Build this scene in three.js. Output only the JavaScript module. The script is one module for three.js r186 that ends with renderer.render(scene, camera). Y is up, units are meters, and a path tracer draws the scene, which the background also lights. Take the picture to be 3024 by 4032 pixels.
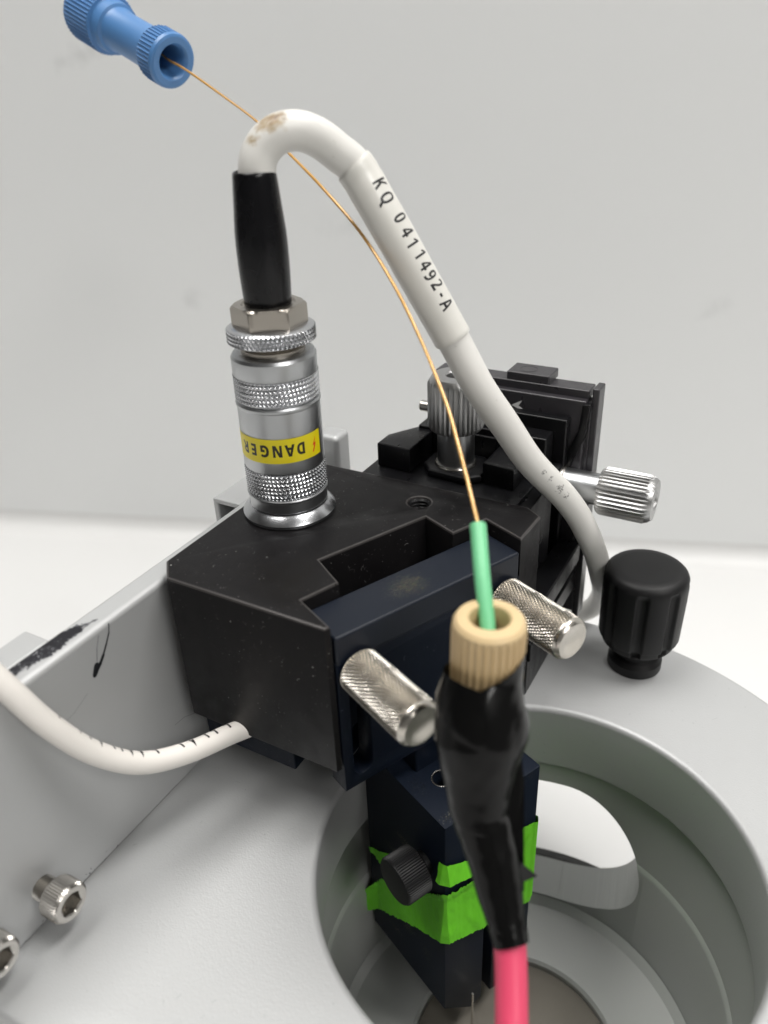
import * as THREE from 'three';
import { RoundedBoxGeometry } from 'three/addons/geometries/RoundedBoxGeometry.js';
import { mergeGeometries, toCreasedNormals } from 'three/addons/utils/BufferGeometryUtils.js';
import { ImprovedNoise } from 'three/addons/math/ImprovedNoise.js';
import { RectAreaLightUniformsLib } from 'three/addons/lights/RectAreaLightUniformsLib.js';
import { Brush, Evaluator, SUBTRACTION } from 'three-bvh-csg';

// ---------------------------------------------------------------- camera, lamps, exposure
// All dimensions below are written in millimetres and scaled to metres; y = 0 is the top face of the housing's base plate.
const MM = 0.001;
const scene = new THREE.Scene();
scene.background = new THREE.Color(0x000000);
const camera = new THREE.PerspectiveCamera(65.2, 0.75, 0.01, 20);
camera.rotation.order = 'YXZ';
camera.rotation.set(THREE.MathUtils.degToRad(-29.4), THREE.MathUtils.degToRad(30), THREE.MathUtils.degToRad(-2.39));
camera.position.set(78.7 * MM, 115.7 * MM, 102.2 * MM);
camera.focus = 0.146;
camera.userData.fStop = 15;
const SLEEVE_V = 0.39;
const UNION_DIR = [-22, 7.9, -5.7];
const FLAPS = [
  [[46.6, 47.4, 32.0], [47.2, 52.9, 32.7], [48.5, 51.8, 33.7], [50.3, 50.6, 34.1], [52.0, 49.5, 34.1], [53.2, 49.1, 33.5], [51.4, 45.0, 35.6], [48.3, 42.2, 36.2], [45.4, 41.6, 34.4], [43.9, 44.1, 31.0], [47.2, 52.9, 32.7]],
  [[53.6, 45.2, 33.2], [55.3, 50.6, 28.2], [55.0, 50.2, 29.9], [54.3, 49.5, 32.1], [53.2, 49.0, 33.8], [51.0, 46.4, 35.6], [48.7, 42.9, 36.6], [52.4, 40.0, 36.3], [55.7, 39.1, 33.5], [56.1, 43.6, 29.6], [55.3, 50.6, 28.2]],
  [[58.8, 26.7, 37.1], [60.7, 22.8, 35.2], [59.3, 24.2, 38.4]],
  [[57.0, 30.6, 33.0], [55.6, 37.9, 29.6], [56.8, 33.8, 31.0], [58.0, 28.6, 33.7], [59.7, 21.7, 37.2], [58.2, 20.4, 38.8], [56.2, 27.0, 36.0], [54.9, 31.3, 34.4], [54.8, 34.7, 32.4], [55.6, 37.9, 29.6]],
];
const renderer = new THREE.WebGLRenderer({ antialias: true });
renderer.setSize(768, 1024);
renderer.toneMapping = THREE.LinearToneMapping;
renderer.toneMappingExposure = 1.0;
renderer.shadowMap.enabled = true;
RectAreaLightUniformsLib.init();
const LAMPS = [ // x, y, z (mm), width, length (mm), intensity
  { at: [640, 1480, -270], size: [300, 700], power: 24 },
  { at: [-340, 1480, 200], size: [600, 900], power: 5.6 },
  { at: [1500, 1400, 760], size: [400, 900], power: 16 },  // added fill panel, brightens the side plate and inside of the bore
];

// ---------------------------------------------------------------- helpers
let seed = 7;
const rnd = () => { seed = (seed * 1664525 + 1013904223) % 4294967296; return seed / 4294967296; };
const noise = new ImprovedNoise();
const N3 = (x, y, z = 0) => noise.noise(x, y, z);
const V = (a) => new THREE.Vector3(...a);
const lerp = (a, b, t) => a + (b - a) * t;

function clean(g) {
  g = g.index ? g.toNonIndexed() : g;
  for (const k of Object.keys(g.attributes)) if (!['position', 'normal', 'uv'].includes(k)) g.deleteAttribute(k);
  if (!g.attributes.normal) g.computeVertexNormals();
  if (!g.attributes.uv) g.setAttribute('uv', new THREE.BufferAttribute(new Float32Array(g.attributes.position.count * 2), 2));
  return g;
}
function boxUV(g, s = MM) { // uv in metres from the dominant side of each face
  g = clean(g);
  const p = g.attributes.position, uv = g.attributes.uv, a = new THREE.Vector3(), b = new THREE.Vector3(), c = new THREE.Vector3(), n = new THREE.Vector3();
  for (let i = 0; i < p.count; i += 3) {
    a.fromBufferAttribute(p, i); b.fromBufferAttribute(p, i + 1); c.fromBufferAttribute(p, i + 2);
    n.crossVectors(b.clone().sub(a), c.clone().sub(a));
    const ax = Math.abs(n.x), ay = Math.abs(n.y), az = Math.abs(n.z);
    [a, b, c].forEach((v, k) => {
      const [u, w] = ay >= ax && ay >= az ? [v.x, v.z] : ax >= az ? [v.z + 211, v.y + 37] : [v.x + 97, v.y + 71];
      uv.setXY(i + k, u * s, w * s);
    });
  }
  return g;
}
function numbered(name) {
  const used = (n) => scene.children.some((o) => o.name === n);
  if (!used(name)) return name;
  for (let k = 1; ; k++) { const n = `${name}_${String(k).padStart(3, '0')}`; if (!used(n)) return n; }
}
function tag(o, label, category, group) { o.userData.label = label; o.userData.category = category; if (group) o.userData.group = group; return o; }
function thing(name, label, category, at = [0, 0, 0], turn = 0, group) { // a Group at the thing's base; parts are given in the frame of the base turned back to the origin
  const o = new THREE.Group(); o.name = numbered(name); scene.add(o);
  o.position.set(at[0] * MM, at[1] * MM, at[2] * MM); o.rotation.y = turn;
  tag(o, label, category, group);
  return o;
}
function part(name, geoms, mat, parent, label) {
  const list = (Array.isArray(geoms) ? geoms : [geoms]).map(clean);
  const g = list.length > 1 ? mergeGeometries(list) : list[0].clone();
  g.scale(MM, MM, MM);
  const m = new THREE.Mesh(g, mat);
  m.name = parent === scene ? numbered(name) : name; m.castShadow = m.receiveShadow = true;
  if (label) m.userData.label = label;
  parent.add(m);
  return m;
}
const T = (g, x, y, z) => g.translate(x, y, z);
function box(x0, x1, y0, y1, z0, z1, r = 0.35) {
  const g = new RoundedBoxGeometry(x1 - x0, y1 - y0, z1 - z0, 3, Math.min(r, (x1 - x0) / 2.2, (y1 - y0) / 2.2, (z1 - z0) / 2.2));
  g.translate((x0 + x1) / 2, (y0 + y1) / 2, (z0 + z1) / 2);
  return boxUV(g);
}
// a surface of revolution about y; rf may bend the radius with the angle
function revolve(profile, n, rf = null, crease = 0.6, close = true) {
  const pos = [], uv = [], m = profile.length;
  const P = [];
  for (let i = 0; i < m; i++) {
    const row = [];
    for (let j = 0; j <= n; j++) {
      const th = ((close ? j % n : j) / n) * Math.PI * 2, [r0, y] = profile[i], r = rf ? rf(th, r0, y, i) : r0;
      row.push([r * Math.cos(th), y, -r * Math.sin(th)]);
    }
    P.push(row);
  }
  let len = 0; const L = [0];
  for (let i = 1; i < m; i++) { len += Math.hypot(profile[i][0] - profile[i - 1][0], profile[i][1] - profile[i - 1][1]); L.push(len); }
  const rm = Math.max(...profile.map((q) => q[0]));
  const put = (i, j) => { pos.push(...P[i][j]); uv.push((j / n) * Math.PI * 2 * rm * MM, L[i] * MM); };
  for (let i = 0; i + 1 < m; i++) for (let j = 0; j < n; j++) {
    if (profile[i][0] > 1e-6) { put(i, j); put(i, j + 1); put(i + 1, j); }
    if (profile[i + 1][0] > 1e-6) { put(i, j + 1); put(i + 1, j + 1); put(i + 1, j); }
  }
  const g = new THREE.BufferGeometry();
  g.setAttribute('position', new THREE.Float32BufferAttribute(pos, 3));
  g.setAttribute('uv', new THREE.Float32BufferAttribute(uv, 2));
  return toCreasedNormals(g, crease);
}
// ribs along the axis: land, flank, groove, flank
const ribs = (count, depth, from = -1e9, to = 1e9, land = 0.45) => (th, r, y) => {
  if (y < from || y > to) return r;
  const t = ((th / (2 * Math.PI)) * count) % 1, d = Math.abs(t - 0.5) * 2; // 0 at groove, 1 at rib
  return r - depth * Math.min(1, Math.max(0, (1 - d) / land > 1 ? 1 : (1 - d) / land));
};
const tri = (x) => Math.abs(((x % 1) + 1) % 1 - 0.5) * 2;
// crossed helical knurling: small pyramids standing on a cylinder
const diamonds = (count, pitch, depth, from, to) => (th, r, y) => {
  if (y < from || y > to) return r;
  const u = (th / (2 * Math.PI)) * count, v = y / pitch;
  return r - depth * (1 - Math.min(1, 1.25 * Math.min(1 - tri(u + v), 1 - tri(u - v))));
};
const pyramids = (count, pitch, depth) => (th, r, y) => r - depth * (1 - Math.min(1, 1.4 * Math.min(1 - tri((th / (2 * Math.PI)) * count + y * 0.15), 1 - tri(y / pitch))));
function rows(r, y0, y1, n) { const a = []; for (let i = 0; i <= n; i++) a.push([r, lerp(y0, y1, i / n)]); return a; }
// a tube through points with its own radius along the way; ref: direction that angle 0 looks to
function sweep(pts, radius, n = 160, k = 24, { cross = null, ends = true, curve = null } = {}) {
  const c = curve ?? new THREE.CatmullRomCurve3(pts.map(V), false, 'centripetal');
  const fr = c.computeFrenetFrames(n, false), pos = [], uv = [], nor = [];
  const len = c.getLength(), P = [];
  for (let i = 0; i <= n; i++) {
    const q = c.getPointAt(i / n), row = [];
    for (let j = 0; j <= k; j++) {
      const a = ((j % k) / k) * Math.PI * 2, R = typeof radius === 'function' ? radius(i / n, a) : radius;
      const e = cross ? cross(i / n, a) : [Math.cos(a), Math.sin(a)];
      row.push(q.clone().addScaledVector(fr.normals[i], e[0] * R).addScaledVector(fr.binormals[i], e[1] * R));
    }
    P.push(row);
  }
  const put = (i, j) => { const v = P[i][j]; pos.push(v.x, v.y, v.z); uv.push((i / n) * len * MM, j / k); };
  for (let i = 0; i < n; i++) for (let j = 0; j < k; j++) { put(i, j); put(i, j + 1); put(i + 1, j); put(i, j + 1); put(i + 1, j + 1); put(i + 1, j); }
  if (ends) for (const i of [0, n]) {
    const q = c.getPointAt(i / n);
    for (let j = 0; j < k; j++) {
      const t = [P[i][j], P[i][j + 1]]; if (i === 0) t.reverse();
      pos.push(q.x, q.y, q.z, t[0].x, t[0].y, t[0].z, t[1].x, t[1].y, t[1].z); uv.push(0, 0, 0, 0, 0, 0);
    }
  }
  const g = new THREE.BufferGeometry();
  g.setAttribute('position', new THREE.Float32BufferAttribute(pos, 3));
  g.setAttribute('uv', new THREE.Float32BufferAttribute(uv, 2));
  return toCreasedNormals(g, 0.8);
}
// turn a y-axis geometry so that y points along dir, and move its foot to at
function aim(g, dir, at) {
  const q = new THREE.Quaternion().setFromUnitVectors(new THREE.Vector3(0, 1, 0), V(dir).normalize());
  return g.applyQuaternion(q).translate(...at);
}
// a plan outline [x, z] pulled up from y0 to y1
function slab(outline, y0, y1, bevel = 0.4, holes = [], seg = 3, curveSegments = 48) {
  const s = outline instanceof THREE.Shape ? outline : new THREE.Shape(outline.map(([x, z]) => new THREE.Vector2(x, -z)));
  for (const h of holes) s.holes.push(h);
  const g = new THREE.ExtrudeGeometry(s, { depth: y1 - y0 - 2 * bevel, bevelEnabled: bevel > 0, bevelThickness: bevel, bevelSize: bevel, bevelOffset: -bevel, bevelSegments: seg, curveSegments });
  g.rotateX(-Math.PI / 2); g.translate(0, y0 + bevel, 0);
  return boxUV(toCreasedNormals(g, 0.5));
}
// separate the faces that pass a test on their centre and normal: [passing, rest]
function splitBy(g, test) {
  g = clean(g); const p = g.attributes.position, n = g.attributes.normal, uv = g.attributes.uv, A = [[], [], []], B = [[], [], []];
  const a = new THREE.Vector3(), b = new THREE.Vector3(), c = new THREE.Vector3();
  for (let i = 0; i < p.count; i += 3) {
    a.fromBufferAttribute(p, i); b.fromBufferAttribute(p, i + 1); c.fromBufferAttribute(p, i + 2);
    const m = a.clone().add(b).add(c).divideScalar(3), f = b.clone().sub(a).cross(c.clone().sub(a)).normalize();
    const to = test(m, f) ? A : B;
    for (let k = i; k < i + 3; k++) { to[0].push(p.getX(k), p.getY(k), p.getZ(k)); to[1].push(n.getX(k), n.getY(k), n.getZ(k)); to[2].push(uv.getX(k), uv.getY(k)); }
  }
  return [A, B].map((q) => { const o = new THREE.BufferGeometry(); o.setAttribute('position', new THREE.Float32BufferAttribute(q[0], 3)); o.setAttribute('normal', new THREE.Float32BufferAttribute(q[1], 3)); o.setAttribute('uv', new THREE.Float32BufferAttribute(q[2], 2)); return o; });
}
const circleHole = (x, z, r, n = 40) => { const p = new THREE.Path(); p.absarc(x, -z, r, 0, Math.PI * 2, true); return p; };

// ---------------------------------------------------------------- procedural maps
function dataMap(w, h, f, { srgb = false, repeat = 1 } = {}) {
  const d = new Uint8Array(w * h * 4);
  for (let y = 0; y < h; y++) for (let x = 0; x < w; x++) {
    const c = f(x, y), o = (y * w + x) * 4;
    if (typeof c === 'number') { d[o] = d[o + 1] = d[o + 2] = Math.max(0, Math.min(255, c * 255)); } else for (let k = 0; k < 3; k++) d[o + k] = Math.max(0, Math.min(255, c[k] * 255));
    d[o + 3] = 255;
  }
  const t = new THREE.DataTexture(d, w, h);
  t.wrapS = t.wrapT = THREE.RepeatWrapping; t.magFilter = THREE.LinearFilter; t.minFilter = THREE.LinearMipmapLinearFilter; t.generateMipmaps = true;
  if (srgb) t.colorSpace = THREE.SRGBColorSpace;
  t.repeat.set(repeat, repeat); t.needsUpdate = true;
  return t;
}
const tile = (x, y, n, f) => { // periodic noise on an n-pixel tile
  const a = (x / n) * Math.PI * 2, b = (y / n) * Math.PI * 2;
  return 0.5 + 0.5 * (N3(Math.cos(a) * f + 11, Math.sin(a) * f, Math.cos(b) * f) + N3(Math.sin(b) * f + 3, Math.cos(a) * f + 5, Math.sin(a) * f)) ;
};
// fine blasted grain of painted or anodised metal: 512 px over 12 mm
const grainPix = new Float32Array(512 * 512).map(() => rnd());
const grain = dataMap(512, 512, (x, y) => {
  let s = 0; for (const [a, b] of [[0, 0], [1, 0], [0, 1], [1, 1]]) s += grainPix[((y + b) % 512) * 512 + ((x + a) % 512)];
  return s / 4;
}, { repeat: 1 / 0.012 });
// coarser pebbling of the sprayed finish: 512 px over 45 mm
const pebblePix = new Float32Array(512 * 512).map(() => rnd());
const pebble = dataMap(512, 512, (x, y) => { let q = 0; for (let a = 0; a < 3; a++) for (let b = 0; b < 3; b++) q += pebblePix[((y + b) % 512) * 512 + ((x + a) % 512)] * (a === 1 ? 2 : 1) * (b === 1 ? 2 : 1); return 0.5 + (q / 16 - 0.5) * 1.8; }, { repeat: 1 / 0.045 });
// slow mottling for roughness: 256 px over 40 mm
const mottle = dataMap(256, 256, (x, y) => 0.78 + 0.35 * (tile(x, y, 256, 2.3) - 0.5) + 0.12 * (tile(x, y, 256, 7) - 0.5), { repeat: 1 / 0.04 });
// turning marks: rings of fine lines
const lineTex = dataMap(8, 512, (() => { const l = new Float32Array(512).map(() => rnd()); return (x, y) => 0.4 * l[y] + 0.6 * l[(y * 7 + 3) % 512]; })(), { repeat: 1 });
lineTex.repeat.set(20, 1 / 0.02);

function canvasMap(w, h, draw, repeat = true) {
  const c = document.createElement('canvas'); c.width = w; c.height = h;
  const x = c.getContext('2d'); draw(x, w, h);
  const t = new THREE.CanvasTexture(c); t.colorSpace = THREE.SRGBColorSpace; t.magFilter = THREE.LinearFilter;
  if (repeat) t.wrapS = t.wrapT = THREE.RepeatWrapping;
  return t;
}
// lint, dust and pale nicks lying on dark metal
function dustMap(base, count, strength, size = 1024) {
  return canvasMap(size, size, (x, w) => {
    x.fillStyle = base; x.fillRect(0, 0, w, w);
    for (let i = 0; i < 60; i++) { // faint wipe marks
      x.strokeStyle = `rgba(150,150,150,${0.02 + 0.03 * rnd()})`; x.lineWidth = 1 + 3 * rnd();
      const a = rnd() * w, b = rnd() * w, d = rnd() * 6.28, l = 20 + 90 * rnd();
      x.beginPath(); x.moveTo(a, b); x.quadraticCurveTo(a + Math.cos(d) * l * .5 + 6, b + Math.sin(d) * l * .5, a + Math.cos(d) * l, b + Math.sin(d) * l); x.stroke();
    }
    for (let i = 0; i < count; i++) {
      const a = rnd() * w, b = rnd() * w, k = rnd(), al = strength * (0.15 + 0.85 * rnd() * rnd());
      if (N3(a / 190, b / 190, 4) < -0.15 + 0.2 * rnd()) continue;
      if (k < 0.82) { x.fillStyle = `rgba(205,205,200,${al})`; x.beginPath(); x.arc(a, b, 0.8 + 2.6 * rnd() * rnd(), 0, 7); x.fill(); } else {
        x.strokeStyle = `rgba(200,200,196,${al * 0.9})`; x.lineWidth = 1.2 + 1.0 * rnd(); const d = rnd() * 6.28, l = 4 + 16 * rnd();
        x.beginPath(); x.moveTo(a, b); x.quadraticCurveTo(a + l * .6 * Math.cos(d + .8), b + l * .6 * Math.sin(d + .8), a + l * Math.cos(d), b + l * Math.sin(d)); x.stroke();
      }
    }
  });
}
const withRepeat = (t, m) => { t.repeat.set(1 / m, 1 / m); return t; };

// ---------------------------------------------------------------- materials
const std = (rgb, rough, metal = 0, more = {}) => {
  const m = new THREE.MeshPhysicalMaterial({ roughness: rough, metalness: metal, ...more }); m.color.setRGB(...rgb); return m;
};
const M = {
  paint: std([0.43, 0.436, 0.438], 0.5, 0.4, { bumpMap: pebble, bumpScale: 0.000016, map: withRepeat(canvasMap(1024, 1024, (x, w) => { x.fillStyle = '#fff'; x.fillRect(0, 0, w, w); for (let i = 0; i < 90; i++) { x.fillStyle = `rgba(90,92,95,${0.05 + 0.3 * rnd() * rnd()})`; x.beginPath(); x.ellipse(rnd() * w, rnd() * w, 1 + 5 * rnd() * rnd(), 0.8 + 2 * rnd() * rnd(), rnd() * 3, 0, 7); x.fill(); } for (let i = 0; i < 26; i++) { x.strokeStyle = `rgba(100,102,105,${0.05 + 0.12 * rnd()})`; x.lineWidth = 1 + rnd() * 2; const a = rnd() * w, b = rnd() * w; x.beginPath(); x.moveTo(a, b); x.lineTo(a + 40 * (rnd() - .5), b + 40 * (rnd() - .5)); x.stroke(); } }), 0.06) }),
  bore: std([0.43, 0.44, 0.43], 0.48, 0.3, { bumpMap: pebble, bumpScale: 0.00001 }),
  chrome: std([0.55, 0.56, 0.58], 0.24, 1, { bumpMap: lineTex, bumpScale: 0.000004 }),
  satin: std([0.42, 0.43, 0.44], 0.33, 1, { bumpMap: grain, bumpScale: 0.000012 }),
  nickel: std([0.4, 0.37, 0.33], 0.3, 1),
  knurlNickel: std([0.55, 0.52, 0.47], 0.27, 1),
  steel: std([0.5, 0.48, 0.45], 0.26, 1),
  knob: std([0.42, 0.42, 0.42], 0.33, 1, { bumpMap: grain, bumpScale: 0.00001 }),
  block: std([1, 1, 1], 0.5, 0.0, { map: withRepeat(dustMap('#131213', 1300, 0.8), 0.042), bumpMap: grain, bumpScale: 0.000012, roughnessMap: mottle, specularIntensity: 0.32 }),
  stage: std([1, 1, 1], 0.42, 0.0, { map: withRepeat(dustMap('#0e0e10', 900, 0.6), 0.042), bumpMap: grain, bumpScale: 0.00001, roughnessMap: mottle, specularIntensity: 0.5 }),
  stageMatte: std([0.032, 0.03, 0.034], 0.42, 0.1, { bumpMap: lineTex, bumpScale: 0.000006, roughnessMap: mottle }),
  navy: std([1, 1, 1], 0.5, 0.0, { map: withRepeat(dustMap('#101621', 700, 0.45), 0.05), bumpMap: grain, bumpScale: 0.00001, roughnessMap: mottle, specularIntensity: 0.25 }),
  boot: std([0.003, 0.003, 0.004], 0.33, 0, { specularIntensity: 0.6, roughnessMap: mottle }),
  blackPlastic: std([0.005, 0.005, 0.0055], 0.48, 0, { specularIntensity: 0.6, bumpMap: grain, bumpScale: 0.000015 }),
  rubber: std([0.009, 0.009, 0.01], 0.55),
  cable: std([0.66, 0.65, 0.62], 0.42, 0),
  tan: std([0.6, 0.45, 0.25], 0.45, 0, { bumpMap: grain, bumpScale: 0.000008 }),
  blue: std([0.075, 0.2, 0.43], 0.36, 0),
  mint: std([0.15, 0.5, 0.25], 0.4, 0),
  pink: std([0.6, 0.055, 0.12], 0.45, 0),
  amber: std([0.6, 0.33, 0.09], 0.16, 0.2, { clearcoat: 0.6 }),
  tape: std([1, 1, 1], 0.6, 0, { side: THREE.DoubleSide, bumpMap: grain, bumpScale: 0.00005, map: withRepeat(canvasMap(512, 512, (x, w) => {
    x.fillStyle = '#6ccc22'; x.fillRect(0, 0, w, w);
    for (let i = 0; i < 500; i++) { const d = rnd() < .5; x.strokeStyle = d ? `rgba(60,140,10,${0.12 * rnd()})` : `rgba(140,225,70,${0.12 * rnd()})`; x.lineWidth = 1 + 3 * rnd(); const a = rnd() * w, b = rnd() * w; x.beginPath(); x.moveTo(a, b); x.lineTo(a + 6 * (rnd() - .5), b + 60 * (rnd() - .2)); x.stroke(); }
    for (let i = 0; i < 40; i++) { x.fillStyle = `rgba(${rnd() < .5 ? '40,110,5' : '150,230,90'},${0.08 * rnd()})`; x.beginPath(); x.ellipse(rnd() * w, rnd() * w, 20 + 50 * rnd(), 10 + 20 * rnd(), rnd() * 3, 0, 7); x.fill(); }
  }), 0.02) }),
  blackTape: std([0.003, 0.003, 0.003], 0.2, 0, { specularIntensity: 0.36, side: THREE.DoubleSide, roughnessMap: null }),
  sillShade: std([0.06, 0.06, 0.06], 0.6, 0),  // dark grey that imitates the shadow line beyond the window sill
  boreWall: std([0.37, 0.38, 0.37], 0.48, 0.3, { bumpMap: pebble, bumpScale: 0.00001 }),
  shadeBrown: std([0.17, 0.155, 0.13], 0.6, 0.2, { roughnessMap: mottle }),  // brown-grey that imitates deep shade below the bore floor
  dark: std([0.01, 0.01, 0.011], 0.6),
  bench: std([0.61, 0.61, 0.605], 0.45, 0),
  wall: std([0.75, 0.76, 0.76], 0.55, 0, { map: withRepeat(canvasMap(1024, 1024, (x, w) => {
    x.fillStyle = '#fff'; x.fillRect(0, 0, w, w);
    const smear = (a, b, c, d, n, t, al) => { for (let i = 0; i < n; i++) { const u = rnd(); x.fillStyle = `rgba(90,90,86,${al * rnd()})`; x.beginPath(); x.ellipse(lerp(a, c, u) + t * (rnd() - .5), lerp(b, d, u) + t * (rnd() - .5), t * (.5 + rnd()), t * (.3 + .4 * rnd()), rnd() * 3, 0, 7); x.fill(); } };
    smear(880, 700, 930, 686, 60, 5, 0.02); smear(936, 846, 944, 840, 30, 6, 0.012); smear(0, 800, 40, 790, 30, 6, 0.012); smear(230, 850, 245, 845, 20, 5, 0.012);
    
  }), 0.6) }),
  room: std([0.23, 0.23, 0.225], 0.9, 0),
  floor: std([0.16, 0.16, 0.16], 0.7, 0),
};

// ---------------------------------------------------------------- bench, back wall, room, lamps
const struct = (name, g, m) => { const o = part(name, g, m, scene); o.userData.kind = 'structure'; return o; };
const BY = -75; // bench top
{ // bench and upright laminate panel behind it, turned 20 degrees and joined by a small cove
  const W = 1400, D = 900, R = 8, prof = [];
  // profile in (s: away from the panel, y)
  prof.push([D, BY - 30], [D, BY]);
  for (let i = 0; i <= 8; i++) { const a = (i / 8) * Math.PI / 2; prof.push([R - R * Math.sin(a), BY + R - R * Math.cos(a)]); }
  const dir = new THREE.Vector2(334, -122).normalize(), nrm = [-dir.y, dir.x]; // nrm points to the camera side
  const at = (s, t) => [-89 + dir.x * t + nrm[0] * s, -162 + dir.y * t + nrm[1] * s];
  const shape = new THREE.Shape([[D, BY - 30], [D, BY], ...prof.slice(2).map((q) => q), [0, BY + R], [-30, BY + R], [-30, BY - 30]].map(([s, y]) => new THREE.Vector2(s, y)));
  const make = (sh) => {
    const g = new THREE.ExtrudeGeometry(sh, { depth: W, bevelEnabled: false });
    g.translate(0, 0, -W / 2);
    const m = new THREE.Matrix4().makeBasis(new THREE.Vector3(nrm[0], 0, nrm[1]), new THREE.Vector3(0, 1, 0), new THREE.Vector3(nrm[1] * -1, 0, nrm[0]).multiplyScalar(1));
    g.applyMatrix4(m).translate(-89, 0, -162);
    return boxUV(toCreasedNormals(g, 0.4));
  };
  struct('bench_top', make(shape), M.bench);
  const up = new THREE.Shape([[0, BY + R], [0, 560], [-30, 560], [-30, BY + R]].map(([s, y]) => new THREE.Vector2(s, y)));
  struct('back_panel', make(up), M.wall);
}
{
  const X = 1900, Z = 2100, F = -900, C = 1600, t = 60;
  struct('floor', box(-X, X, F - t, F, -Z, Z, 1), M.floor);
  struct('ceiling', box(-X, X, C, C + t, -Z, Z, 1), M.room);
  struct('wall', box(-X - t, -X, F, C, -Z, Z, 1), M.room);
  struct('wall', box(X, X + t, F, C, -Z, Z, 1), M.room);
  struct('wall', box(-X, X, F, C, -Z - t, -Z, 1), M.room);
  struct('wall', box(-X, X, F, C, Z, Z + t, 1), M.room);
  LAMPS.forEach(({ at, size, power }, i) => {
    const o = thing('ceiling_lamp', ['white ceiling light panel above the bench and back panel, outside the picture', 'wide white ceiling light panel above the left of the bench, outside the picture', 'added white fill light panel far to the right of the bench, outside the picture'][i], 'lamp', at);
    part('housing', box(-size[0] / 2 - 20, size[0] / 2 + 20, 4, 60, -size[1] / 2 - 20, size[1] / 2 + 20, 3), M.room, o);
    const glow = std([0.8, 0.8, 0.8], 0.6, 0, { emissive: new THREE.Color(1, 0.98, 0.95), emissiveIntensity: Math.min(power, 6) });
    part('diffuser', box(-size[0] / 2, size[0] / 2, 0, 4, -size[1] / 2, size[1] / 2, 1), glow, o);
    const l = new THREE.RectAreaLight(new THREE.Color(1, 0.98, 0.95), power, size[0] * MM, size[1] * MM);
    l.position.set(at[0] * MM, (at[1] - 3) * MM, at[2] * MM); l.lookAt(at[0] * MM, -10, at[2] * MM);
    scene.add(l);
  });
}

// ---------------------------------------------------------------- housing: round plate with bore, wall below, floor
{
  const h = thing('instrument_housing', 'pale grey metal housing: flat plate with a large round opening at lower right', 'instrument housing');
  const s = new THREE.Shape();
  const cx = 50, cz = 12, R = 62.6;
  s.moveTo(-13.6, -74.6); s.lineTo(cx, -74.6); s.absarc(cx, -cz, R, -Math.PI / 2, Math.PI / 2, false); s.lineTo(-13.6, 50.6); s.lineTo(-13.6, -74.6);
  part('base_plate', slab(s, -16, 0, 1.2, [circleHole(55, 16.3, 36)], 5, 120), M.paint, h);
  // wall under the plate, with a rounded window on the far side
  const prof = [[36.2, -74.9], [36.2, -35], [36.5, -34.4], [37.0, -33.8], [39.2, -16.1], [47.2, -16.1], [47.2, -74.9], [36.2, -74.9]];
  const wall = new THREE.LatheGeometry(prof.reverse().map(([r, y]) => new THREE.Vector2(r, y)), 160);
  const solid = new Brush(wall); solid.updateMatrixWorld();
  const w = new THREE.Shape(); const x0 = -20, x1 = 20, y0 = -58, y1 = -22.8, r = 17.4;
  w.moveTo(x0 + r, y0); w.lineTo(x1 - r, y0); w.absarc(x1 - r, y0 + r, r, -Math.PI / 2, 0); w.lineTo(x1, y1 - r); w.absarc(x1 - r, y1 - r, r, 0, Math.PI / 2);
  w.lineTo(x0 + r, y1); w.absarc(x0 + r, y1 - r, r, Math.PI / 2, Math.PI); w.lineTo(x0, y0 + r); w.absarc(x0 + r, y0 + r, r, Math.PI, Math.PI * 1.5);
  const cut = new THREE.ExtrudeGeometry(w, { depth: 45, bevelEnabled: false, curveSegments: 48 });
  cut.translate(0, 0, 22).translate(0, 58, -36).rotateX(0.06).translate(0, -58, 36).rotateY(THREE.MathUtils.degToRad(190));
  const tool = new Brush(cut); tool.updateMatrixWorld();
  const ev = new Evaluator(); ev.attributes = ['position', 'normal', 'uv']; ev.useGroups = false;
  const res = ev.evaluate(solid, tool, SUBTRACTION).geometry;
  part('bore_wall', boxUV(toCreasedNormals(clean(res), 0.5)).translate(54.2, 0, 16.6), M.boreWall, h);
  part('shade_disc', T(revolve([[0, -61.9], [20.4, -61.9], [20.4, -62.3]].reverse(), 64), 54.2, 0, 16.6), M.shadeBrown, h, 'dull brown-grey disc added to stand for the deep shade at the bottom of the opening');  // added dark disc: shade in the hole is put into its colour
  part('sill_shade_ring', T(revolve([[47.3, -63], [49.6, -63], [49.6, -59.0], [49.2, -58.5], [47.3, -58.5]], 120, null, 0.4), 54.2, 0, 16.6), M.sillShade, h);  // added dark ring that draws the contact shadow behind the sill
  // floor of the bore, with a hole in it
  const fl = [[20.5, -62.3], [20.5, -60.6], [21.1, -60], [34.4, -60], [36.1, -58.4], [36.1, -62.3], [20.5, -62.3]];
  part('bore_floor', T(revolve(fl, 120, null, 0.5), 54.2, 0, 16.6), M.bore, h);
}
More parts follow.
